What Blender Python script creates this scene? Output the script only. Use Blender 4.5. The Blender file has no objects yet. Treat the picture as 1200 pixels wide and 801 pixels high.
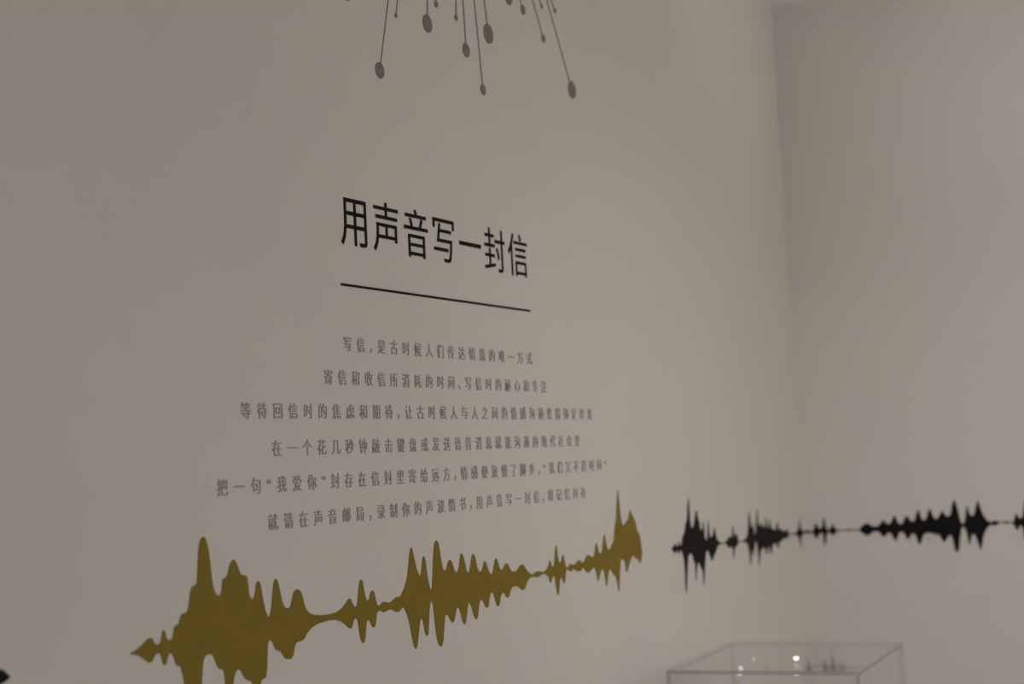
import bpy, bmesh, math, random
from mathutils import Matrix, Vector
S = bpy.context.scene
C = S.collection

# ------------------------------------------------------------------ camera, world, lights, exposure
D = 1.45            # long wall stands at y = D, camera at the origin at eye height
UC = 4.8428         # the adjoining wall stands at x = UC
ZC = 3.014          # ceiling height
cam_d = bpy.data.cameras.new('camera')
cam = bpy.data.objects.new('camera', cam_d); C.objects.link(cam)
R = Matrix(((0.453243, -0.045043, -0.890248), (-0.889956, -0.079428, -0.449076), (-0.050483, 0.995822, -0.076086)))
cam.matrix_world = Matrix.Translation((0, 0, 1.6)) @ R.to_4x4()
cam_d.sensor_width = 36.0
cam_d.lens = 1849.73 / 1200 * 36.0
cam_d.clip_start = 0.05
cam_d.dof.use_dof = True
cam_d.dof.focus_distance = 2.74
cam_d.dof.aperture_fstop = 2.9
S.camera = cam

S.view_settings.view_transform = 'Standard'
S.view_settings.look = 'None'
S.view_settings.gamma = 1.0
S.view_settings.use_curve_mapping = False
S.view_settings.exposure = 0.0

w = bpy.data.worlds.new('room_air'); S.world = w; w.use_nodes = True
w.node_tree.nodes['Background'].inputs[0].default_value = (0.9, 0.95, 1, 1)
w.node_tree.nodes['Background'].inputs[1].default_value = 0.0

def area(name, loc, size, power, col, rot=(0, 0, 0)):
    d = bpy.data.lights.new(name, 'AREA'); d.shape = 'RECTANGLE'; d.size, d.size_y = size
    d.energy = power; d.color = col
    o = bpy.data.objects.new(name, d); o.location = loc; o.rotation_euler = rot; C.objects.link(o)
    return o
def point(name, loc, radius, power, col):
    d = bpy.data.lights.new(name, 'POINT'); d.energy = power; d.shadow_soft_size = radius; d.color = col
    o = bpy.data.objects.new(name, d); o.location = loc; C.objects.link(o)
def spot(name, loc, target, radius, power, col, angle):
    d = bpy.data.lights.new(name, 'SPOT'); d.energy = power; d.shadow_soft_size = radius; d.color = col
    d.spot_size = angle; d.spot_blend = 1.0
    o = bpy.data.objects.new(name, d); o.location = loc; C.objects.link(o)
    o.rotation_euler = (Vector(target) - Vector(loc)).to_track_quat('-Z', 'Y').to_euler()
LC = (0.968, 0.962, 1.0)
point('fill_point', (2.8, -1.9, 2.3), 0.2, 50, LC)  # added unseen light without a fitting, for the general wall brightness
spot('fill_spot', (1.0, 0.2, 2.9), (4.84, 0.4, 0.8), 0.2, 125, LC, 1.12)  # added unseen spot, brightens the adjoining wall
spot('fill_spot', (2.2, -1.9, 2.9), (3.4, 1.45, 0.5), 0.2, 32, LC, 1.1)  # added unseen spot, lifts the lower long wall near the case
spot('ceiling_fill', (3.6, 0.1, 2.0), (4.4, 0.8, 3.0), 0.2, 14, LC, 1.25)  # added unseen light, brightens the ceiling strip at the corner
spot('fill_spot', (0.4, -1.6, 2.9), (0.5, 1.45, 0.6), 0.2, 36, LC, 1.3)  # added unseen spot, lifts the lower left of the long wall

# ------------------------------------------------------------------ helpers
def mat(name, col, rough=0.6, spec=0.3, noise=0.0, scale=40.0, metallic=0.0, bump=0.0, bscale=300.0):
    m = bpy.data.materials.new(name); m.use_nodes = True
    nt = m.node_tree; b = nt.nodes['Principled BSDF']
    b.inputs['Roughness'].default_value = rough
    b.inputs['Metallic'].default_value = metallic
    b.inputs['Specular IOR Level'].default_value = spec
    tc = nt.nodes.new('ShaderNodeTexCoord')
    n = nt.nodes.new('ShaderNodeTexNoise'); n.inputs['Scale'].default_value = scale
    nt.links.new(tc.outputs['Object'], n.inputs['Vector'])
    r = nt.nodes.new('ShaderNodeValToRGB')
    r.color_ramp.elements[0].position = 0.3; r.color_ramp.elements[1].position = 0.7
    r.color_ramp.elements[0].color = [c * (1 - noise) for c in col] + [1]
    r.color_ramp.elements[1].color = [min(1, c * (1 + noise)) for c in col] + [1]
    nt.links.new(n.outputs['Fac'], r.inputs['Fac'])
    nt.links.new(r.outputs['Color'], b.inputs['Base Color'])
    if bump:
        n2 = nt.nodes.new('ShaderNodeTexNoise'); n2.inputs['Scale'].default_value = bscale
        nt.links.new(tc.outputs['Object'], n2.inputs['Vector'])
        bp = nt.nodes.new('ShaderNodeBump'); bp.inputs['Strength'].default_value = bump; bp.inputs['Distance'].default_value = 0.001
        nt.links.new(n2.outputs['Fac'], bp.inputs['Height']); nt.links.new(bp.outputs['Normal'], b.inputs['Normal'])
    return m

def clear_acrylic(name):
    m = bpy.data.materials.new(name); m.use_nodes = True
    nt = m.node_tree; nt.nodes.clear()
    out = nt.nodes.new('ShaderNodeOutputMaterial')
    tr = nt.nodes.new('ShaderNodeBsdfTransparent'); tr.inputs[0].default_value = (0.99, 0.986, 0.986, 1)
    gl = nt.nodes.new('ShaderNodeBsdfGlossy'); gl.inputs['Roughness'].default_value = 0.0
    gl.inputs['Color'].default_value = (0.97, 0.95, 0.95, 1)
    lw = nt.nodes.new('ShaderNodeLayerWeight')
    pw = nt.nodes.new('ShaderNodeMath'); pw.operation = 'POWER'; pw.inputs[1].default_value = 5
    mu = nt.nodes.new('ShaderNodeMath'); mu.operation = 'MULTIPLY_ADD'; mu.inputs[1].default_value = 0.62; mu.inputs[2].default_value = 0.035
    nt.links.new(lw.outputs['Facing'], pw.inputs[0]); nt.links.new(pw.outputs[0], mu.inputs[0])
    mx = nt.nodes.new('ShaderNodeMixShader')
    nt.links.new(mu.outputs[0], mx.inputs[0]); nt.links.new(tr.outputs[0], mx.inputs[1]); nt.links.new(gl.outputs[0], mx.inputs[2])
    nt.links.new(mx.outputs[0], out.inputs[0])
    return m

def glow(name, col, strength):
    m = bpy.data.materials.new(name); m.use_nodes = True
    b = m.node_tree.nodes['Principled BSDF']
    b.inputs['Base Color'].default_value = (0.8, 0.8, 0.8, 1)
    b.inputs['Emission Color'].default_value = (*col, 1)
    b.inputs['Emission Strength'].default_value = strength
    return m

M_wall = mat('matt_wall_paint', (0.70, 0.655, 0.595), 0.9, 0.15, 0.012, 3.0, bump=0.06)
M_ceil = mat('ceiling_paint', (0.88, 0.86, 0.81), 0.9, 0.15, 0.01, 3.0)
M_floor = mat('floor_vinyl', (0.58, 0.55, 0.51), 0.5, 0.3, 0.05, 6.0)
M_black = mat('black_vinyl', (0.0105, 0.0095, 0.009), 0.6, 0.08, 0.05)
M_title = mat('black_lettering_vinyl', (0.0105, 0.010, 0.009), 0.6, 0.08, 0.05)
M_gold = mat('ochre_gold_vinyl', (0.235, 0.164, 0.025), 0.65, 0.1, 0.06, 25.0)
M_grey = mat('grey_lettering_vinyl', (0.355, 0.320, 0.288), 0.7, 0.2, 0.03)
M_dot = mat('dark_grey_vinyl', (0.215, 0.200, 0.170), 0.7, 0.2, 0.04)
M_line = mat('thin_grey_vinyl', (0.165, 0.150, 0.132), 0.7, 0.2, 0.04)
M_clear = clear_acrylic('clear_acrylic')
def cut_edge(name, solid):
    m = mat(name, (0.37, 0.32, 0.33), 0.3, 0.4, 0.05)
    nt = m.node_tree; b = nt.nodes['Principled BSDF']
    tr = nt.nodes.new('ShaderNodeBsdfTransparent'); mx = nt.nodes.new('ShaderNodeMixShader'); mx.inputs[0].default_value = solid
    nt.links.new(tr.outputs[0], mx.inputs[1]); nt.links.new(b.outputs[0], mx.inputs[2])
    nt.links.new(mx.outputs[0], nt.nodes['Material Output'].inputs['Surface'])
    return m
M_edge = cut_edge('sawn_acrylic_edge', 0.66)
M_polish = cut_edge('polished_acrylic_edge', 0.36)
M_plinth = mat('white_plinth_paint', (0.74, 0.72, 0.68), 0.6, 0.3, 0.01)
M_glint = glow('white_glint_glow', (0.93, 1.0, 0.97), 2.6)  # these three glows imitate light glints in the acrylic case
M_pale = glow('pale_glint_glow', (0.95, 0.95, 1.0), 0.75)
M_faint = glow('faint_glint_glow', (1.0, 0.85, 0.85), 0.3)

def tag(o, label, cat, group=None):
    o['label'] = label; o['category'] = cat
    if group: o['group'] = group
    return o
def empty(name, loc, rz=0.0):
    o = bpy.data.objects.new(name, None); o.empty_display_size = 0.05
    o.location = loc; o.rotation_euler = (0, 0, rz); C.objects.link(o)
    return o
def link_mesh(name, me, mats, parent=None, loc=(0, 0, 0)):
    o = bpy.data.objects.new(name, me); C.objects.link(o)
    for m in (mats if isinstance(mats, (list, tuple)) else [mats]): me.materials.append(m)
    o.location = loc
    if parent: o.parent = parent
    return o
def bm_obj(name, bm, mats, parent=None, loc=(0, 0, 0)):
    bmesh.ops.recalc_face_normals(bm, faces=bm.faces)
    me = bpy.data.meshes.new(name); bm.to_mesh(me); bm.free()
    return link_mesh(name, me, mats, parent, loc)
def box(bm, x0, x1, y0, y1, z0, z1, bev=0.0):
    r = bmesh.ops.create_cube(bm, size=1.0)
    vs = r['verts']
    for v in vs:
        v.co = Vector((x0 if v.co.x < 0 else x1, y0 if v.co.y < 0 else y1, z0 if v.co.z < 0 else z1))
    if bev:
        es = list({e for v in vs for e in v.link_edges})
        bmesh.ops.bevel(bm, geom=es, offset=bev, segments=2, affect='EDGES', profile=0.5)

DG = bpy.context.evaluated_depsgraph_get
def curve_to_mesh(cu):
    """fill and thicken a flat curve, hand back its mesh in the curve's own plane"""
    t = bpy.data.objects.new('temporary', cu); C.objects.link(t)
    bpy.context.view_layer.update()
    me = bpy.data.meshes.new_from_object(t.evaluated_get(DG()))
    bpy.data.objects.remove(t); bpy.data.curves.remove(cu)
    return me

def smooth(pts, k=3):
    """closed Catmull-Rom through a traced outline"""
    n = len(pts); out = []
    for i in range(n):
        p0, p1, p2, p3 = pts[i - 1], pts[i], pts[(i + 1) % n], pts[(i + 2) % n]
        d1 = math.dist(p1, p2)
        for j in range(k):
            t = j / k; q = []
            for a in (0, 1):
                m1 = (p2[a] - p0[a]) * 0.5 * min(1, 2 * d1 / max(1e-6, math.dist(p0, p2)))
                m2 = (p3[a] - p1[a]) * 0.5 * min(1, 2 * d1 / max(1e-6, math.dist(p1, p3)))
                q.append((2*t**3 - 3*t*t + 1) * p1[a] + (t**3 - 2*t*t + t) * m1 + (-2*t**3 + 3*t*t) * p2[a] + (t**3 - t*t) * m2)
            out.append(tuple(q))
    return out

def flat_shape(pts, thick):
    cu = bpy.data.curves.new('outline', 'CURVE'); cu.dimensions = '2D'; cu.fill_mode = 'BOTH'; cu.extrude = thick / 2
    sp = cu.splines.new('POLY'); sp.points.add(len(pts) - 1); sp.use_cyclic_u = True
    for p, (x, y) in zip(sp.points, pts): p.co = (x, y, 0, 1)
    return curve_to_mesh(cu)

VT = 0.0010                                   # vinyl thickness
ON_LONG = lambda x, z: Matrix(((1, 0, 0, x), (0, 0, -1, D - VT / 2 - 0.0001), (0, 1, 0, z), (0, 0, 0, 1)))       # drawing plane on the long wall

# ------------------------------------------------------------------ the room
def slab(name, *b, m=M_wall):
    bm = bmesh.new(); box(bm, *b)
    o = bm_obj(name, bm, m); o['kind'] = 'structure'
    return o
X0, Y0 = -2.6, -3.2
slab('floor', X0 - .12, UC + .12, Y0 - .12, D + .12, -0.12, 0, m=M_floor)
slab('ceiling', X0 - .12, UC + .12, Y0 - .12, D + .12, ZC, ZC + .12, m=M_ceil)
slab('wall_left', X0, UC, D, D + .12, 0, ZC)
slab('wall_right', UC, UC + .12, Y0, D + .12, 0, ZC)
slab('wall_back', X0 - .12, X0, Y0, D + .12, 0, ZC)
slab('wall_front', X0 - .12, UC + .12, Y0 - .12, Y0, 0, ZC)

# ------------------------------------------------------------------ the sound waves on the walls  (metres: along the wall, height)
GOLD = [(1.6821,1.3693),(1.6908,1.3716),(1.7028,1.3757),(1.713,1.381),(1.7192,1.3847),(1.7245,1.3856),(1.7292,1.3835),(1.7322,1.3786),(1.7369,1.3749),(1.7409,1.3744),(1.7451,1.3762),(1.7482,1.3806),(1.7499,1.3884),(1.7538,1.393),(1.7572,1.3875),(1.759,1.3814),(1.7617,1.3787),(1.7658,1.3777),(1.77,1.378),(1.7736,1.3829),(1.7758,1.392),(1.7794,1.3956),(1.7858,1.397),(1.7885,1.4013),(1.7914,1.4077),(1.7971,1.4109),(1.8049,1.4117),(1.8086,1.4167),(1.8118,1.4273),(1.8146,1.4393),(1.8193,1.4462),(1.8282,1.4487),(1.8306,1.4529),(1.8327,1.4665),(1.8354,1.4911),(1.8394,1.5074),(1.8433,1.5135),(1.8483,1.5157),(1.8531,1.5131),(1.8562,1.5051),(1.8583,1.5009),(1.861,1.4858),(1.8637,1.4633),(1.8667,1.4457),(1.8712,1.4334),(1.8778,1.428),(1.8831,1.4292),(1.8868,1.4364),(1.8891,1.4474),(1.8914,1.4515),(1.8984,1.4528),(1.9029,1.4587),(1.9081,1.4697),(1.9126,1.4756),(1.9177,1.477),(1.9222,1.4749),(1.9268,1.4682),(1.9313,1.4589),(1.936,1.4534),(1.9448,1.4519),(1.9493,1.4489),(1.951,1.4419),(1.9524,1.4289),(1.9544,1.4198),(1.9592,1.4152),(1.965,1.418),(1.969,1.4261),(1.9719,1.4374),(1.9751,1.4397),(1.9782,1.4405),(1.9815,1.4373),(1.9851,1.4246),(1.9884,1.4087),(1.9932,1.3939),(1.998,1.3857),(2.0005,1.3841),(2.0048,1.3875),(2.0086,1.3988),(2.0125,1.4167),(2.0167,1.4334),(2.0203,1.4388),(2.0233,1.4402),(2.0267,1.4363),(2.0305,1.4271),(2.0338,1.415),(2.038,1.4028),(2.0433,1.3948),(2.0493,1.3922),(2.0555,1.3925),(2.0606,1.397),(2.0652,1.407),(2.0692,1.4146),(2.0736,1.4178),(2.0799,1.4184),(2.0858,1.4164),(2.0906,1.4106),(2.0951,1.3981),(2.0996,1.3876),(2.108,1.3796),(2.1202,1.3747),(2.1364,1.3719),(2.1547,1.3706),(2.171,1.3703),(2.1861,1.3713),(2.2016,1.3753),(2.2157,1.3828),(2.2238,1.3883),(2.229,1.3895),(2.2333,1.3853),(2.2386,1.3774),(2.2442,1.3736),(2.2494,1.3752),(2.2529,1.3844),(2.2567,1.4021),(2.2613,1.4144),(2.2655,1.4177),(2.27,1.4136),(2.2733,1.4005),(2.2771,1.3873),(2.2814,1.3813),(2.2867,1.381),(2.2898,1.385),(2.2937,1.3932),(2.3001,1.3958),(2.3051,1.3921),(2.3084,1.3821),(2.3124,1.372),(2.3171,1.3682),(2.3225,1.3688),(2.3299,1.3724),(2.3375,1.3731),(2.3498,1.3701),(2.3605,1.3715),(2.3716,1.3759),(2.3824,1.377),(2.3905,1.3758),(2.3906,1.3767),(2.4036,1.3893),(2.4149,1.4051),(2.4218,1.4269),(2.4282,1.4489),(2.4352,1.4592),(2.4404,1.448),(2.4461,1.4306),(2.4531,1.4145),(2.4598,1.4074),(2.4653,1.412),(2.4694,1.4259),(2.4733,1.4376),(2.477,1.4402),(2.4817,1.435),(2.4848,1.419),(2.4887,1.3986),(2.4941,1.3823),(2.4971,1.3777),(2.5015,1.3816),(2.5061,1.4057),(2.5122,1.4399),(2.5176,1.4598),(2.5252,1.4656),(2.5324,1.4602),(2.5368,1.4439),(2.5409,1.4246),(2.5457,1.4125),(2.5513,1.4083),(2.5576,1.4116),(2.5647,1.4227),(2.5723,1.4265),(2.5798,1.4215),(2.5859,1.4092),(2.5931,1.4018),(2.5994,1.4031),(2.6066,1.4135),(2.6127,1.4309),(2.6181,1.435),(2.6238,1.43),(2.6298,1.4146),(2.6353,1.4007),(2.6413,1.3972),(2.6476,1.4027),(2.6543,1.4187),(2.6599,1.4295),(2.6638,1.431),(2.671,1.424),(2.6768,1.4053),(2.6836,1.3962),(2.6913,1.3951),(2.6986,1.3999),(2.7044,1.4104),(2.7095,1.4137),(2.7153,1.4083),(2.7228,1.3942),(2.7326,1.3862),(2.7398,1.389),(2.7467,1.4033),(2.7515,1.4129),(2.7556,1.4156),(2.7622,1.4108),(2.7688,1.3966),(2.7764,1.391),(2.7837,1.3929),(2.7922,1.4002),(2.7997,1.4024),(2.8075,1.398),(2.8164,1.3876),(2.8283,1.3834),(2.8426,1.3842),(2.8548,1.3909),(2.8655,1.3943),(2.875,1.3918),(2.8857,1.3832),(2.8993,1.3743),(2.9136,1.371),(2.9258,1.3734),(2.9397,1.3753),(2.9556,1.3722),(2.9702,1.3724),(2.983,1.3773),(2.9914,1.3851),(2.9973,1.3935),(3.0023,1.3853),(3.008,1.3791),(3.0156,1.3799),(3.0207,1.3934),(3.0273,1.4144),(3.0316,1.4209),(3.0348,1.4138),(3.0387,1.392),(3.0448,1.384),(3.0517,1.3867),(3.059,1.3959),(3.0636,1.3999),(3.0679,1.393),(3.0721,1.3776),(3.0804,1.3697),(3.0915,1.3749),(3.1011,1.377),(3.1123,1.3737),(3.1231,1.3757),(3.1342,1.3799),(3.1435,1.3818),(3.1527,1.3778),(3.1631,1.3747),(3.1748,1.3816),(3.1849,1.388),(3.1938,1.3891),(3.2039,1.3865),(3.2194,1.382),(3.2302,1.3971),(3.2393,1.4131),(3.2465,1.4012),(3.2554,1.3881),(3.2662,1.3891),(3.2764,1.4116),(3.2858,1.4282),(3.2929,1.4141),(3.3012,1.3956),(3.3126,1.3929),(3.325,1.4029),(3.3381,1.4111),(3.3481,1.4432),(3.3573,1.4555),(3.3703,1.5081),(3.3774,1.5254),(3.3809,1.5039),(3.3851,1.4669),(3.3958,1.4423),(3.4107,1.447),(3.4292,1.4552),(3.4381,1.4697),(3.4446,1.475),(3.452,1.4652),(3.4649,1.4533),(3.4733,1.4434),(3.4803,1.4242),(3.4938,1.4151),(3.4985,1.3929),(3.5033,1.3718),(3.4974,1.359),(3.4888,1.3476),(3.4773,1.3568),(3.4613,1.3618),(3.4476,1.3688),(3.4353,1.3638),(3.4207,1.3501),(3.404,1.3337),(3.3989,1.3444),(3.396,1.3576),(3.3847,1.3647),(3.3722,1.3631),(3.3652,1.3399),(3.3529,1.293),(3.3499,1.2976),(3.3448,1.3144),(3.3377,1.3295),(3.3248,1.336),(3.3168,1.3439),(3.3054,1.3478),(3.2978,1.3384),(3.2842,1.3116),(3.2785,1.3293),(3.2721,1.3477),(3.2611,1.3521),(3.2509,1.3423),(3.2383,1.3275),(3.2318,1.344),(3.2248,1.3569),(3.2141,1.359),(3.2012,1.3538),(3.1888,1.3508),(3.1767,1.3547),(3.1643,1.3635),(3.1531,1.36),(3.142,1.3572),(3.1265,1.3611),(3.1111,1.3646),(3.0976,1.3613),(3.0852,1.3661),(3.0758,1.3653),(3.0682,1.3465),(3.0637,1.3393),(3.0588,1.3404),(3.0545,1.3477),(3.0485,1.3525),(3.0417,1.3467),(3.0351,1.3259),(3.0294,1.3168),(3.0258,1.3203),(3.0212,1.3357),(3.0174,1.3542),(3.013,1.3588),(3.0068,1.3572),(3.001,1.3503),(2.9955,1.3455),(2.9913,1.3522),(2.9858,1.3597),(2.9742,1.3653),(2.9599,1.3672),(2.9451,1.3647),(2.9365,1.3628),(2.916,1.3659),(2.8981,1.3641),(2.8855,1.3562),(2.8755,1.3455),(2.8626,1.3434),(2.8485,1.3506),(2.8363,1.3535),(2.8205,1.3532),(2.812,1.3477),(2.8054,1.3382),(2.7978,1.3349),(2.7909,1.3376),(2.785,1.344),(2.7769,1.346),(2.7692,1.3405),(2.7624,1.3275),(2.7553,1.322),(2.7465,1.3303),(2.7405,1.3445),(2.7341,1.3506),(2.7277,1.3502),(2.7214,1.3415),(2.7157,1.3273),(2.7091,1.3244),(2.7025,1.3275),(2.6971,1.3353),(2.6883,1.3416),(2.6814,1.3393),(2.6754,1.3266),(2.6708,1.3126),(2.6631,1.307),(2.6538,1.3169),(2.6472,1.332),(2.6409,1.3398),(2.6358,1.3391),(2.6295,1.3266),(2.6236,1.3082),(2.6171,1.303),(2.6098,1.3098),(2.6052,1.3233),(2.6025,1.3278),(2.5971,1.3358),(2.5909,1.3358),(2.5859,1.3281),(2.5784,1.3143),(2.572,1.3114),(2.5646,1.3158),(2.5581,1.3238),(2.5513,1.328),(2.5451,1.3252),(2.5398,1.3069),(2.533,1.2803),(2.5253,1.2732),(2.5159,1.2795),(2.5095,1.2989),(2.5053,1.3281),(2.5018,1.3529),(2.4965,1.3586),(2.491,1.3497),(2.4861,1.3273),(2.4814,1.3022),(2.4771,1.2988),(2.4721,1.3005),(2.468,1.3109),(2.4647,1.3254),(2.4608,1.3316),(2.4534,1.3253),(2.4472,1.3063),(2.4415,1.2873),(2.4353,1.2802),(2.4287,1.2875),(2.4227,1.3064),(2.4164,1.3294),(2.4081,1.3471),(2.3982,1.3579),(2.3949,1.3569),(2.3867,1.3522),(2.378,1.3509),(2.3655,1.3551),(2.3552,1.3584),(2.3445,1.3571),(2.3339,1.3554),(2.3238,1.3589),(2.3176,1.3595),(2.312,1.3569),(2.3085,1.3486),(2.3055,1.3382),(2.3011,1.3339),(2.2971,1.3344),(2.2914,1.3398),(2.2867,1.3467),(2.2807,1.348),(2.2767,1.3425),(2.2731,1.328),(2.2697,1.3156),(2.2642,1.3117),(2.2575,1.3182),(2.2535,1.3324),(2.2512,1.3475),(2.2473,1.3543),(2.2419,1.3549),(2.2364,1.3502),(2.2331,1.3432),(2.2278,1.34),(2.2185,1.3443),(2.2075,1.3513),(2.1926,1.3572),(2.174,1.3603),(2.1576,1.3602),(2.1354,1.3588),(2.117,1.355),(2.1022,1.3481),(2.0938,1.3407),(2.0879,1.3374),(2.0784,1.337),(2.0703,1.3356),(2.0657,1.3296),(2.0615,1.3189),(2.0549,1.3138),(2.0457,1.3141),(2.038,1.3174),(2.0327,1.3234),(2.0279,1.3285),(2.0197,1.3305),(2.0133,1.3356),(2.0088,1.3436),(2.0065,1.3457),(2.0022,1.3486),(1.9967,1.3456),(1.9939,1.3304),(1.9919,1.3126),(1.9892,1.2988),(1.9863,1.2941),(1.9809,1.2931),(1.9755,1.2905),(1.974,1.2867),(1.9712,1.2842),(1.9663,1.2814),(1.9607,1.2822),(1.9546,1.2877),(1.9515,1.2922),(1.9474,1.2958),(1.9411,1.2973),(1.9342,1.3015),(1.9284,1.3099),(1.9233,1.3149),(1.9183,1.3156),(1.9131,1.312),(1.9093,1.3051),(1.9067,1.2965),(1.9038,1.2822),(1.8999,1.2654),(1.8957,1.2574),(1.8916,1.2642),(1.8893,1.2794),(1.8876,1.2993),(1.886,1.3133),(1.8836,1.3199),(1.8736,1.323),(1.868,1.3306),(1.8641,1.3386),(1.8596,1.3445),(1.853,1.3466),(1.845,1.3459),(1.8401,1.3417),(1.8373,1.3336),(1.8347,1.3169),(1.833,1.3072),(1.8287,1.2864),(1.8241,1.2654),(1.8168,1.245),(1.8105,1.2394),(1.8042,1.2499),(1.8001,1.2693),(1.7973,1.2966),(1.7952,1.3128),(1.7931,1.3201),(1.7899,1.3312),(1.7868,1.3378),(1.7819,1.3398),(1.7778,1.3423),(1.7748,1.3501),(1.7718,1.3559),(1.7678,1.3588),(1.7627,1.3576),(1.7595,1.3522),(1.7567,1.3456),(1.7538,1.3445),(1.7506,1.3467),(1.7481,1.3537),(1.7455,1.3603),(1.7415,1.3622),(1.7362,1.3618),(1.732,1.3589),(1.7277,1.3535),(1.7232,1.352),(1.7196,1.353),(1.7138,1.3566),(1.7042,1.3626),(1.6925,1.3667)]
BLACK_A = [(3.6935,1.367),(3.7055,1.3706),(3.7138,1.3752),(3.7202,1.3789),(3.7268,1.3726),(3.7361,1.3702),(3.7448,1.3765),(3.7504,1.381),(3.7548,1.3724),(3.7635,1.3718),(3.7691,1.3818),(3.7769,1.3935),(3.791,1.4014),(3.8013,1.4218),(3.8129,1.4317),(3.8221,1.463),(3.8321,1.4866),(3.8351,1.4624),(3.8362,1.4269),(3.8435,1.4105),(3.8562,1.4133),(3.8679,1.4287),(3.8827,1.4494),(3.8892,1.4508),(3.8943,1.4326),(3.9031,1.4232),(3.9062,1.405),(3.9156,1.3991),(3.9244,1.4075),(3.9322,1.4223),(3.9348,1.4069),(3.9367,1.3815),(3.9445,1.372),(3.9549,1.3767),(3.9624,1.4017),(3.9703,1.4223),(3.9726,1.4047),(3.9759,1.3808),(3.9859,1.3765),(3.9975,1.3813),(4.0069,1.3917),(4.0164,1.4021),(4.0218,1.3834),(4.0322,1.368),(4.0505,1.3594),(4.0775,1.355),(4.0962,1.3577),(4.1145,1.3623),(4.1293,1.3714),(4.1413,1.3649),(4.1534,1.3728),(4.1653,1.3983),(4.1686,1.3777),(4.177,1.3655),(4.1924,1.3756),(4.1969,1.3657),(4.2019,1.3536),(4.2286,1.3503),(4.2567,1.3529),(4.2765,1.3591),(4.2892,1.3762),(4.2989,1.4026),(4.3107,1.429),(4.3141,1.4077),(4.3197,1.3879),(4.333,1.3826),(4.3422,1.3956),(4.3429,1.3699),(4.3504,1.3588),(4.3624,1.3808),(4.3722,1.4107),(4.3821,1.4315),(4.3837,1.4101),(4.3872,1.3885),(4.4037,1.383),(4.4175,1.3929),(4.4262,1.3771),(4.4425,1.3792),(4.4593,1.4029),(4.464,1.3764),(4.4753,1.3726),(4.4936,1.398),(4.4986,1.3728),(4.5132,1.3688),(4.5277,1.3648),(4.5427,1.3623),(4.5592,1.3818),(4.5692,1.3797),(4.5739,1.362),(4.595,1.3623),(4.6097,1.3567),(4.6249,1.3526),(4.6418,1.3563),(4.6554,1.3597),(4.6617,1.3487),(4.6769,1.3436),(4.7204,1.3412),(4.7483,1.3417),(4.7671,1.3504),(4.7804,1.3594),(4.7921,1.3818),(4.7949,1.3586),(4.8059,1.3464),(4.822,1.3414),(4.8436,1.3403),(4.8422,1.334),(4.832,1.3345),(4.8106,1.3312),(4.7953,1.319),(4.7809,1.2954),(4.7767,1.317),(4.7623,1.3287),(4.7469,1.3353),(4.7196,1.3376),(4.6729,1.3399),(4.6583,1.3328),(4.6415,1.3298),(4.6153,1.3325),(4.5979,1.3257),(4.5744,1.3241),(4.5572,1.307),(4.5398,1.3233),(4.5188,1.3216),(4.5024,1.3165),(4.4876,1.2942),(4.4737,1.3154),(4.4598,1.3164),(4.4456,1.2958),(4.4359,1.3119),(4.4273,1.3186),(4.4121,1.3167),(4.3967,1.3132),(4.3837,1.2974),(4.3714,1.2695),(4.368,1.3016),(4.3632,1.3262),(4.3538,1.342),(4.341,1.3308),(4.3295,1.3015),(4.3268,1.3167),(4.3208,1.3201),(4.3085,1.306),(4.2966,1.2786),(4.2911,1.3133),(4.2827,1.3333),(4.2733,1.3423),(4.2553,1.3456),(4.2281,1.3477),(4.2009,1.3487),(4.192,1.3396),(4.181,1.3389),(4.1693,1.3339),(4.1555,1.3073),(4.1518,1.3351),(4.1414,1.3417),(4.1257,1.3376),(4.1113,1.3452),(4.0954,1.3535),(4.0826,1.3524),(4.055,1.3535),(4.0322,1.3496),(4.0155,1.336),(3.9986,1.3263),(3.9836,1.3147),(3.9732,1.3228),(3.9642,1.3325),(3.9535,1.3442),(3.9413,1.3414),(3.933,1.324),(3.9229,1.2961),(3.9109,1.257),(3.9061,1.2957),(3.8933,1.3056),(3.8846,1.3153),(3.8747,1.3178),(3.8647,1.3009),(3.8529,1.2736),(3.854,1.3159),(3.8437,1.3273),(3.8361,1.3421),(3.8246,1.3457),(3.8097,1.3405),(3.7992,1.3133),(3.7896,1.2792),(3.7795,1.2481),(3.7766,1.2665),(3.7774,1.3012),(3.7779,1.322),(3.7739,1.3397),(3.7659,1.3507),(3.7613,1.358),(3.7523,1.3569),(3.7434,1.3496),(3.7354,1.3599),(3.7253,1.3572),(3.7161,1.3534),(3.7067,1.3603)]
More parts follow.
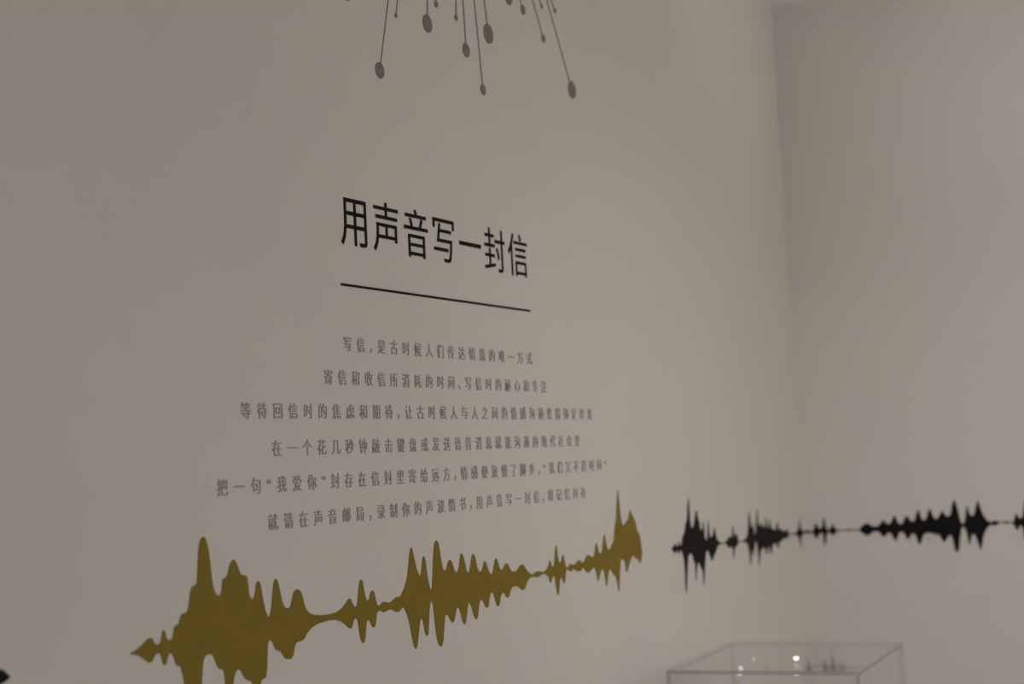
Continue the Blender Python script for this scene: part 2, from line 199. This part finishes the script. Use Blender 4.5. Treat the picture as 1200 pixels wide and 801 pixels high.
BLACK_B = [(0.0002,1.3403),(0.0127,1.3428),(0.0179,1.3392),(0.0263,1.3416),(0.0312,1.3542),(0.0365,1.3647),(0.0408,1.3553),(0.0458,1.3485),(0.0525,1.347),(0.0574,1.3601),(0.0602,1.3733),(0.0633,1.3832),(0.0651,1.3731),(0.0667,1.3572),(0.07,1.3453),(0.078,1.3437),(0.0839,1.3515),(0.0904,1.3598),(0.0946,1.3499),(0.1009,1.3431),(0.1103,1.3421),(0.1236,1.3415),(0.1317,1.3426),(0.1398,1.3427),(0.1504,1.3413),(0.1664,1.3414),(0.1731,1.3426),(0.1832,1.3541),(0.1927,1.3582),(0.1958,1.3608),(0.2036,1.3565),(0.2135,1.3504),(0.2253,1.3495),(0.2344,1.3527),(0.2409,1.3613),(0.2479,1.3681),(0.2542,1.3609),(0.2611,1.3555),(0.2686,1.3576),(0.2752,1.3676),(0.2802,1.3762),(0.284,1.3811),(0.2874,1.3746),(0.2922,1.3599),(0.3006,1.3538),(0.3067,1.358),(0.3134,1.3709),(0.3198,1.3786),(0.3253,1.3735),(0.3304,1.3646),(0.3375,1.3615),(0.3436,1.3657),(0.349,1.3815),(0.3559,1.3966),(0.3596,1.3884),(0.3629,1.3738),(0.3681,1.365),(0.3738,1.3648),(0.3803,1.3747),(0.3856,1.389),(0.3915,1.3989),(0.3956,1.3887),(0.4004,1.3741),(0.407,1.3667),(0.409,1.3667),(0.4166,1.3737),(0.4231,1.385),(0.4277,1.3891),(0.433,1.3832),(0.4395,1.3744),(0.4466,1.3742),(0.453,1.3841),(0.4572,1.404),(0.4642,1.4221),(0.4692,1.4136),(0.4736,1.3949),(0.4776,1.3718),(0.4819,1.3531),(0.4859,1.3502),(0.4905,1.3543),(0.4953,1.3713),(0.4989,1.3941),(0.5024,1.4037),(0.5056,1.3896),(0.5102,1.3752),(0.5157,1.3736),(0.5217,1.3791),(0.5275,1.4017),(0.5348,1.418),(0.5389,1.4042),(0.5444,1.3841),(0.5516,1.3668),(0.5618,1.3546),(0.5701,1.3535),(0.5801,1.3575),(0.5895,1.3538),(0.6003,1.351),(0.6116,1.3543),(0.621,1.3515),(0.6291,1.3501),(0.635,1.3559),(0.6389,1.3713),(0.6433,1.3759),(0.648,1.3654),(0.6545,1.361),(0.6606,1.3692),(0.6652,1.3944),(0.6696,1.4111),(0.673,1.4194),(0.6749,1.3969),(0.6763,1.3603),(0.6824,1.3503),(0.6904,1.349),(0.6903,1.3476),(0.6799,1.3468),(0.6738,1.338),(0.6666,1.3129),(0.6621,1.2962),(0.6597,1.3187),(0.658,1.3328),(0.6531,1.3413),(0.6471,1.333),(0.6419,1.3256),(0.6387,1.3305),(0.634,1.3418),(0.6289,1.3473),(0.6208,1.3484),(0.6111,1.3473),(0.6002,1.3493),(0.589,1.3473),(0.5803,1.3419),(0.5666,1.3437),(0.5547,1.3327),(0.5449,1.313),(0.5391,1.2905),(0.5336,1.2713),(0.5278,1.2879),(0.5222,1.3079),(0.5168,1.318),(0.5117,1.3167),(0.5047,1.2969),(0.5011,1.2862),(0.4988,1.2942),(0.4963,1.3171),(0.4919,1.3343),(0.4859,1.3416),(0.4804,1.3317),(0.474,1.3005),(0.4693,1.2749),(0.4635,1.2647),(0.458,1.2751),(0.454,1.2981),(0.4495,1.3153),(0.444,1.3169),(0.4346,1.3042),(0.4275,1.2967),(0.4217,1.3031),(0.4155,1.3162),(0.4102,1.3221),(0.4026,1.3165),(0.3955,1.2965),(0.3901,1.2886),(0.3855,1.2967),(0.3809,1.3141),(0.3746,1.3258),(0.4119,1.3191),(0.4035,1.3165),(0.3965,1.2994),(0.3901,1.2886),(0.3837,1.2997),(0.3791,1.3171),(0.3738,1.323),(0.3662,1.3174),(0.3597,1.2988),(0.3543,1.2908),(0.3491,1.299),(0.3444,1.315),(0.3393,1.3244),(0.3319,1.3225),(0.3255,1.314),(0.3191,1.3063),(0.3139,1.3143),(0.3089,1.326),(0.3019,1.3305),(0.2943,1.3264),(0.2882,1.3134),(0.2817,1.304),(0.2744,1.3138),(0.2694,1.3255),(0.2622,1.3286),(0.2545,1.323),(0.2472,1.3153),(0.2397,1.3219),(0.2329,1.3308),(0.2243,1.334),(0.2138,1.3322),(0.2043,1.3242),(0.1952,1.3209),(0.1916,1.3225),(0.1815,1.3293),(0.1727,1.3374),(0.1662,1.3386),(0.1502,1.3385),(0.1395,1.3379),(0.1314,1.3381),(0.1235,1.3391),(0.11,1.3387),(0.1004,1.3353),(0.0946,1.3301),(0.0888,1.3237),(0.085,1.3277),(0.08,1.3331),(0.0747,1.3346),(0.0694,1.3281),(0.0653,1.3071),(0.0617,1.294),(0.0587,1.3059),(0.057,1.3258),(0.0543,1.3338),(0.0474,1.3313),(0.0414,1.3235),(0.0354,1.3152),(0.0305,1.3238),(0.0257,1.3332),(0.019,1.3355),(0.0121,1.3348),(-0.0002,1.334)]
TIP = [(1.3654,1.3644),(1.3722,1.3723),(1.3784,1.3624),(1.3865,1.3672),(1.3948,1.377),(1.4062,1.4006),(1.4122,1.418),(1.4171,1.4012),(1.4247,1.3819),(1.4328,1.3766),(1.4385,1.381),(1.4468,1.381),(1.4524,1.379),(1.4579,1.3741),(1.4627,1.3699),(1.4561,1.3656),(1.4504,1.3639),(1.4434,1.3618),(1.4378,1.3606),(1.4323,1.3635),(1.4252,1.3554),(1.4159,1.3235),(1.4085,1.3036),(1.4023,1.3207),(1.3936,1.3421),(1.3861,1.3553),(1.3796,1.3593),(1.3728,1.3494),(1.3679,1.3601)]
DOTS = [(2.4004,2.3149,0.0149,0.2971,0.0024),(2.4667,2.4312,0.0041,0.2583,0.0022),(2.5832,2.443,0.0174,0.1035,0.004),(2.6213,2.49,0.0069,-0.1439,0.0027),(2.7004,2.4815,0.0062,0.0643,0.0043),(2.736,2.4233,0.0146,-0.0294,0.0044),(2.8005,2.356,0.0112,-0.1055,0.0049),(2.8368,2.4796,0.0206,-0.1647,0.0046),(2.9381,2.5814,0.0176,-0.3571,0.0045),(3.0058,2.5698,0.0108,-0.5946,0.0051),(3.1022,2.5283,0.0094,-0.5907,0.0062),(3.1021,2.6003,0.005,-0.7876,0.004),(3.171,2.607,0.0061,-0.9709,0.0046),(3.2412,2.4394,0.0203,-0.6016,0.0067),(2.3014,2.4257,0.007,0.2862,0.0022)]


def wall_graphic(name, pts, m, parent=None, at=None):
    cx = sum(p[0] for p in pts) / len(pts); cz = sum(p[1] for p in pts) / len(pts)
    me = flat_shape([(x - cx, z - cz) for x, z in smooth(pts)], VT)
    o = link_mesh(name, me, m, parent)
    o.matrix_world = ON_LONG(cx, cz)
    return o
tag(wall_graphic('sound_wave_graphic', GOLD, M_gold),
    'large ochre gold sound wave silhouette on the long wall below the grey text', 'wall graphic')
tag(wall_graphic('sound_wave_graphic', TIP, M_black),
    'black pointed end of a sound wave at the lower left edge, before the gold wave', 'wall graphic')

# the black wave runs round the corner: one folded sheet
meA = flat_shape(smooth(BLACK_A), VT)
meA.transform(ON_LONG(0, 0))
meB = flat_shape(smooth(BLACK_B), VT)
meB.transform(Matrix(((0, 0, -1, UC - VT / 2 - 0.0001), (-1, 0, 0, D), (0, 1, 0, 0), (0, 0, 0, 1))))
bm = bmesh.new(); bm.from_mesh(meA); bm.from_mesh(meB)
org = Vector((UC, D, 1.33))
bmesh.ops.translate(bm, verts=bm.verts, vec=-org)
me = bpy.data.meshes.new('sound_wave_graphic'); bm.to_mesh(me); bm.free()
bpy.data.meshes.remove(meA); bpy.data.meshes.remove(meB)
tag(link_mesh('sound_wave_graphic', me, M_black, None, org),
    'long black sound wave silhouette running round the wall corner above the acrylic case', 'wall graphic')

# ------------------------------------------------------------------ lettering
def glyph(ch, size, thin):
    cu = bpy.data.curves.new('glyph', 'FONT'); cu.body = ch; cu.size = size; cu.extrude = VT / 2; cu.offset = thin * size
    cu.resolution_u = 3
    return curve_to_mesh(cu)
cache = {}
def lettering(name, text, size, pitch, x_first, z_base, m, thin=0.0, narrow=0.62, sx=1.0):
    """one character per part; x_first is the middle of the first character's square"""
    root = empty(name, (x_first, D, z_base))
    x = x_first; first = True; prev = None
    for ch in text:
        wd = narrow if ch in '，、“”' else 1.0
        if prev is not None: x += pitch * (prev + wd) / 2
        prev = wd
        key = (ch, size)
        if key not in cache: cache[key] = glyph(ch, size, thin if wd == 1 else 0.0); cache[key].materials.append(m)
        o = bpy.data.objects.new('punctuation_mark' if wd < 1 else 'character', cache[key]); C.objects.link(o)
        o.parent = root
        # punctuation sits in the left part of its square, a quote in the middle of its narrow one
        dx = {'，': 0.30, '、': 0.30, '“': 0.22, '”': 0.22}.get(ch, 0.5) * size * sx
        o.matrix_parent_inverse = Matrix()
        o.matrix_basis = Matrix.Translation((x - x_first - dx, 0, 0)) @ (ON_LONG(0, 0) @ Matrix.Diagonal((sx, 1, 1, 1))) 
        o.location.y -= D
    return root
T = lettering('heading_lettering', '用声音写一封信', 0.0968, 0.1044, 2.2949, 1.9922, M_title)
tag(T, 'large black Chinese heading of seven characters above the black rule', 'lettering')

bm = bmesh.new(); box(bm, 2.2421, 2.9662, D - VT, D - 0.0001, 1.9131, 1.9173)
for v in bm.verts: v.co -= Vector((2.604, D, 1.9152))
tag(bm_obj('rule_line', bm, M_title, None, (2.604, D, 1.9152)),
    'thin straight black rule on the wall under the large black heading', 'line')

ROWS = [  # text, middle of first character, middle height
    ('写信，是古时候人们传达情意的唯一方式', 1.5554, .1480, 'topmost short line of small grey Chinese text, nearest below the black rule'),
    ('寄信和收信所消耗的时间、写信时的耐心和专注', 1.5121, .1082, 'second line from the top of the small grey Chinese text'),
    ('等待回信时的焦虑和期待，让古时候人与人之间的情感沟通变得弥足珍贵', 1.3534, .0690, 'third line from the top of the small grey text, a long level one'),
    ('在一个花几秒钟敲击键盘或发送语音消息就能沟通的现代社会里', 1.4066, .0284, 'fourth line of the small grey text, without any punctuation marks'),
    ('把一句“我爱你”封存在信封里寄给远方，情感便放慢了脚步，“我们又不赶时间”', 1.3087, -.0103, 'longest line of small grey text, fifth from the top, with quotation marks'),
    ('就请在声音邮局，录制你的声波情书，用声音写一封信，将记忆封存', 1.3940, -.0502, 'lowest line of small grey text, nearest above the gold sound wave'),
]
EM = 0.0272
for text, u, v, lab in ROWS:
    r = lettering('text_line', text, EM, 0.0288 * 1.45, u * 1.45, 1.6 + v * 1.45 - 0.385 * EM, M_grey)
    tag(r, lab, 'lettering', 'lines of small grey text on the wall')

# ------------------------------------------------------------------ the burst of lines and dots at the top of the wall
b = empty('starburst_graphic', (2.76, D, 2.92))
tag(b, 'dark grey burst of thin lines ending in round dots, high above the black heading', 'wall graphic')
for cx, cz, r, k, wd in DOTS:
    zt = 2.90
    wl = 0.0020 if cx < 2.5 else 0.0034
    dx, dz = k, 1.0; L = math.hypot(dx, dz); nx, nz = dz / L * wl / 2, -dx / L * wl / 2
    xt = cx + k * (zt - cz)
    bm = bmesh.new()
    y1, y0 = D - 0.0001, D - VT
    q = [(cx - nx, cz - nz), (cx + nx, cz + nz), (xt + nx, zt + nz), (xt - nx, zt - nz)]
    f = [bm.verts.new((x - 2.76, y0 - D, z - 2.92)) for x, z in q]; g = [bm.verts.new((x - 2.76, y1 - D, z - 2.92)) for x, z in q]
    bm.faces.new(f); bm.faces.new(g[::-1])
    for i in range(4): bm.faces.new((f[i], f[(i + 1) % 4], g[(i + 1) % 4], g[i]))
    ray = bm_obj('ray_line', bm, M_line, b)
    bm = bmesh.new()
    bmesh.ops.create_cone(bm, cap_ends=True, segments=40, radius1=r, radius2=r, depth=VT * 1.3,
                          matrix=Matrix.Translation((cx - 2.76, -VT * 0.65 - 0.0001, cz - 2.92)) @ Matrix.Rotation(math.pi / 2, 4, 'X'))
    bm_obj('dot', bm, M_dot, ray)

# ------------------------------------------------------------------ acrylic case on its plinth
CZ1 = 1.1297; CZ0 = 0.90
LX, LY, TH = 0.496, 0.426, 0.009
RZ = math.radians(2.9)
case = empty('display_case', (3.532, 1.114, CZ0), RZ)
tag(case, 'clear acrylic display case with mauve grey edges standing in the room corner', 'display case')
def panel(name, x0, x1, y0, y1, z0, z1):
    bm = bmesh.new(); box(bm, x0, x1, y0, y1, z0, z1)
    bmesh.ops.recalc_face_normals(bm, faces=bm.faces)
    ars = sorted((f.calc_area() for f in bm.faces), reverse=True)
    for f in bm.faces:
        polished = name == 'back_panel' or f.normal.x > 0.5 or (name == 'top_panel' and f.normal.y > 0.5)
        f.material_index = 0 if f.calc_area() >= ars[1] * 0.999 else (2 if polished else 1)
    return bm_obj(name, bm, [M_clear, M_edge, M_polish], case)
hx, hy, H = LX / 2, LY / 2, CZ1 - CZ0
panel('top_panel', -hx, hx, -hy, hy, H - TH, H)
panel('side_panel', -hx, hx, hy - TH, hy, 0, H - TH)
panel('side_panel', -hx, hx, -hy, -hy + TH, 0, H - TH)
panel('front_panel', -hx, -hx + TH * .6, -hy + TH, hy - TH, 0, H - TH)
panel('back_panel', hx - TH * .6, hx, -hy + TH, hy - TH, 0, H - TH)

def to_case(p): return case.matrix_basis.inverted() @ Vector(p)
def glint(p, r, m, squash=1.0):  # glowing bead added where light would glint on the acrylic, no real source
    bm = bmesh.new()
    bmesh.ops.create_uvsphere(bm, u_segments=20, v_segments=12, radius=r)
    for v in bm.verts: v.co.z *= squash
    return bm_obj('glint_bead', bm, m, case, to_case(p))

bm = bmesh.new(); box(bm, -.27, .27, -.236, .236, 0.06, CZ0, 0.003); box(bm, -.25, .25, -.216, .216, 0, 0.0605)
pl = bm_obj('display_plinth', bm, M_plinth, None, (3.532, 1.114, 0)); pl.rotation_euler.z = RZ
tag(pl, 'white painted plinth carrying the clear acrylic display case', 'plinth')
glint((3.6061, 1.1204, 1.1130), 0.0068, M_glint, 0.8)
glint((3.5838, 1.2167, 1.1130), 0.0050, M_faint)
glint((3.4330, 1.1967, 1.1130), 0.0052, M_pale)
glint((3.3040, 1.0290, 1.1187), 0.0050, M_pale, 0.28)
glint((3.2965, 1.1520, 1.1188), 0.0055, M_pale, 0.28)

# a small faceted crystal inside the case
bm = bmesh.new()
ring = []
rng = random.Random(4)
for z, r in ((0, .016), (.12, .021), (.165, .018), (.185, .008)):
    ring.append([bm.verts.new((r * math.cos(a * math.tau / 7 + z * 3), r * math.sin(a * math.tau / 7 + z * 3), z)) for a in range(7)])
for a, c_ in zip(ring, ring[1:]):
    for i in range(7): bm.faces.new((a[i], a[(i + 1) % 7], c_[(i + 1) % 7], c_[i]))
bm.faces.new(ring[0][::-1]); bm.faces.new(ring[-1])
M_crys = mat('crystal', (0.55, 0.58, 0.66), 0.12, 0.8, 0.25, 60.0, metallic=0.3)
tag(bm_obj('crystal_ornament', bm, M_crys, None, (3.45, 1.205, CZ0)),
    'small glinting bluish ornament inside the acrylic case, near its left side', 'ornament')
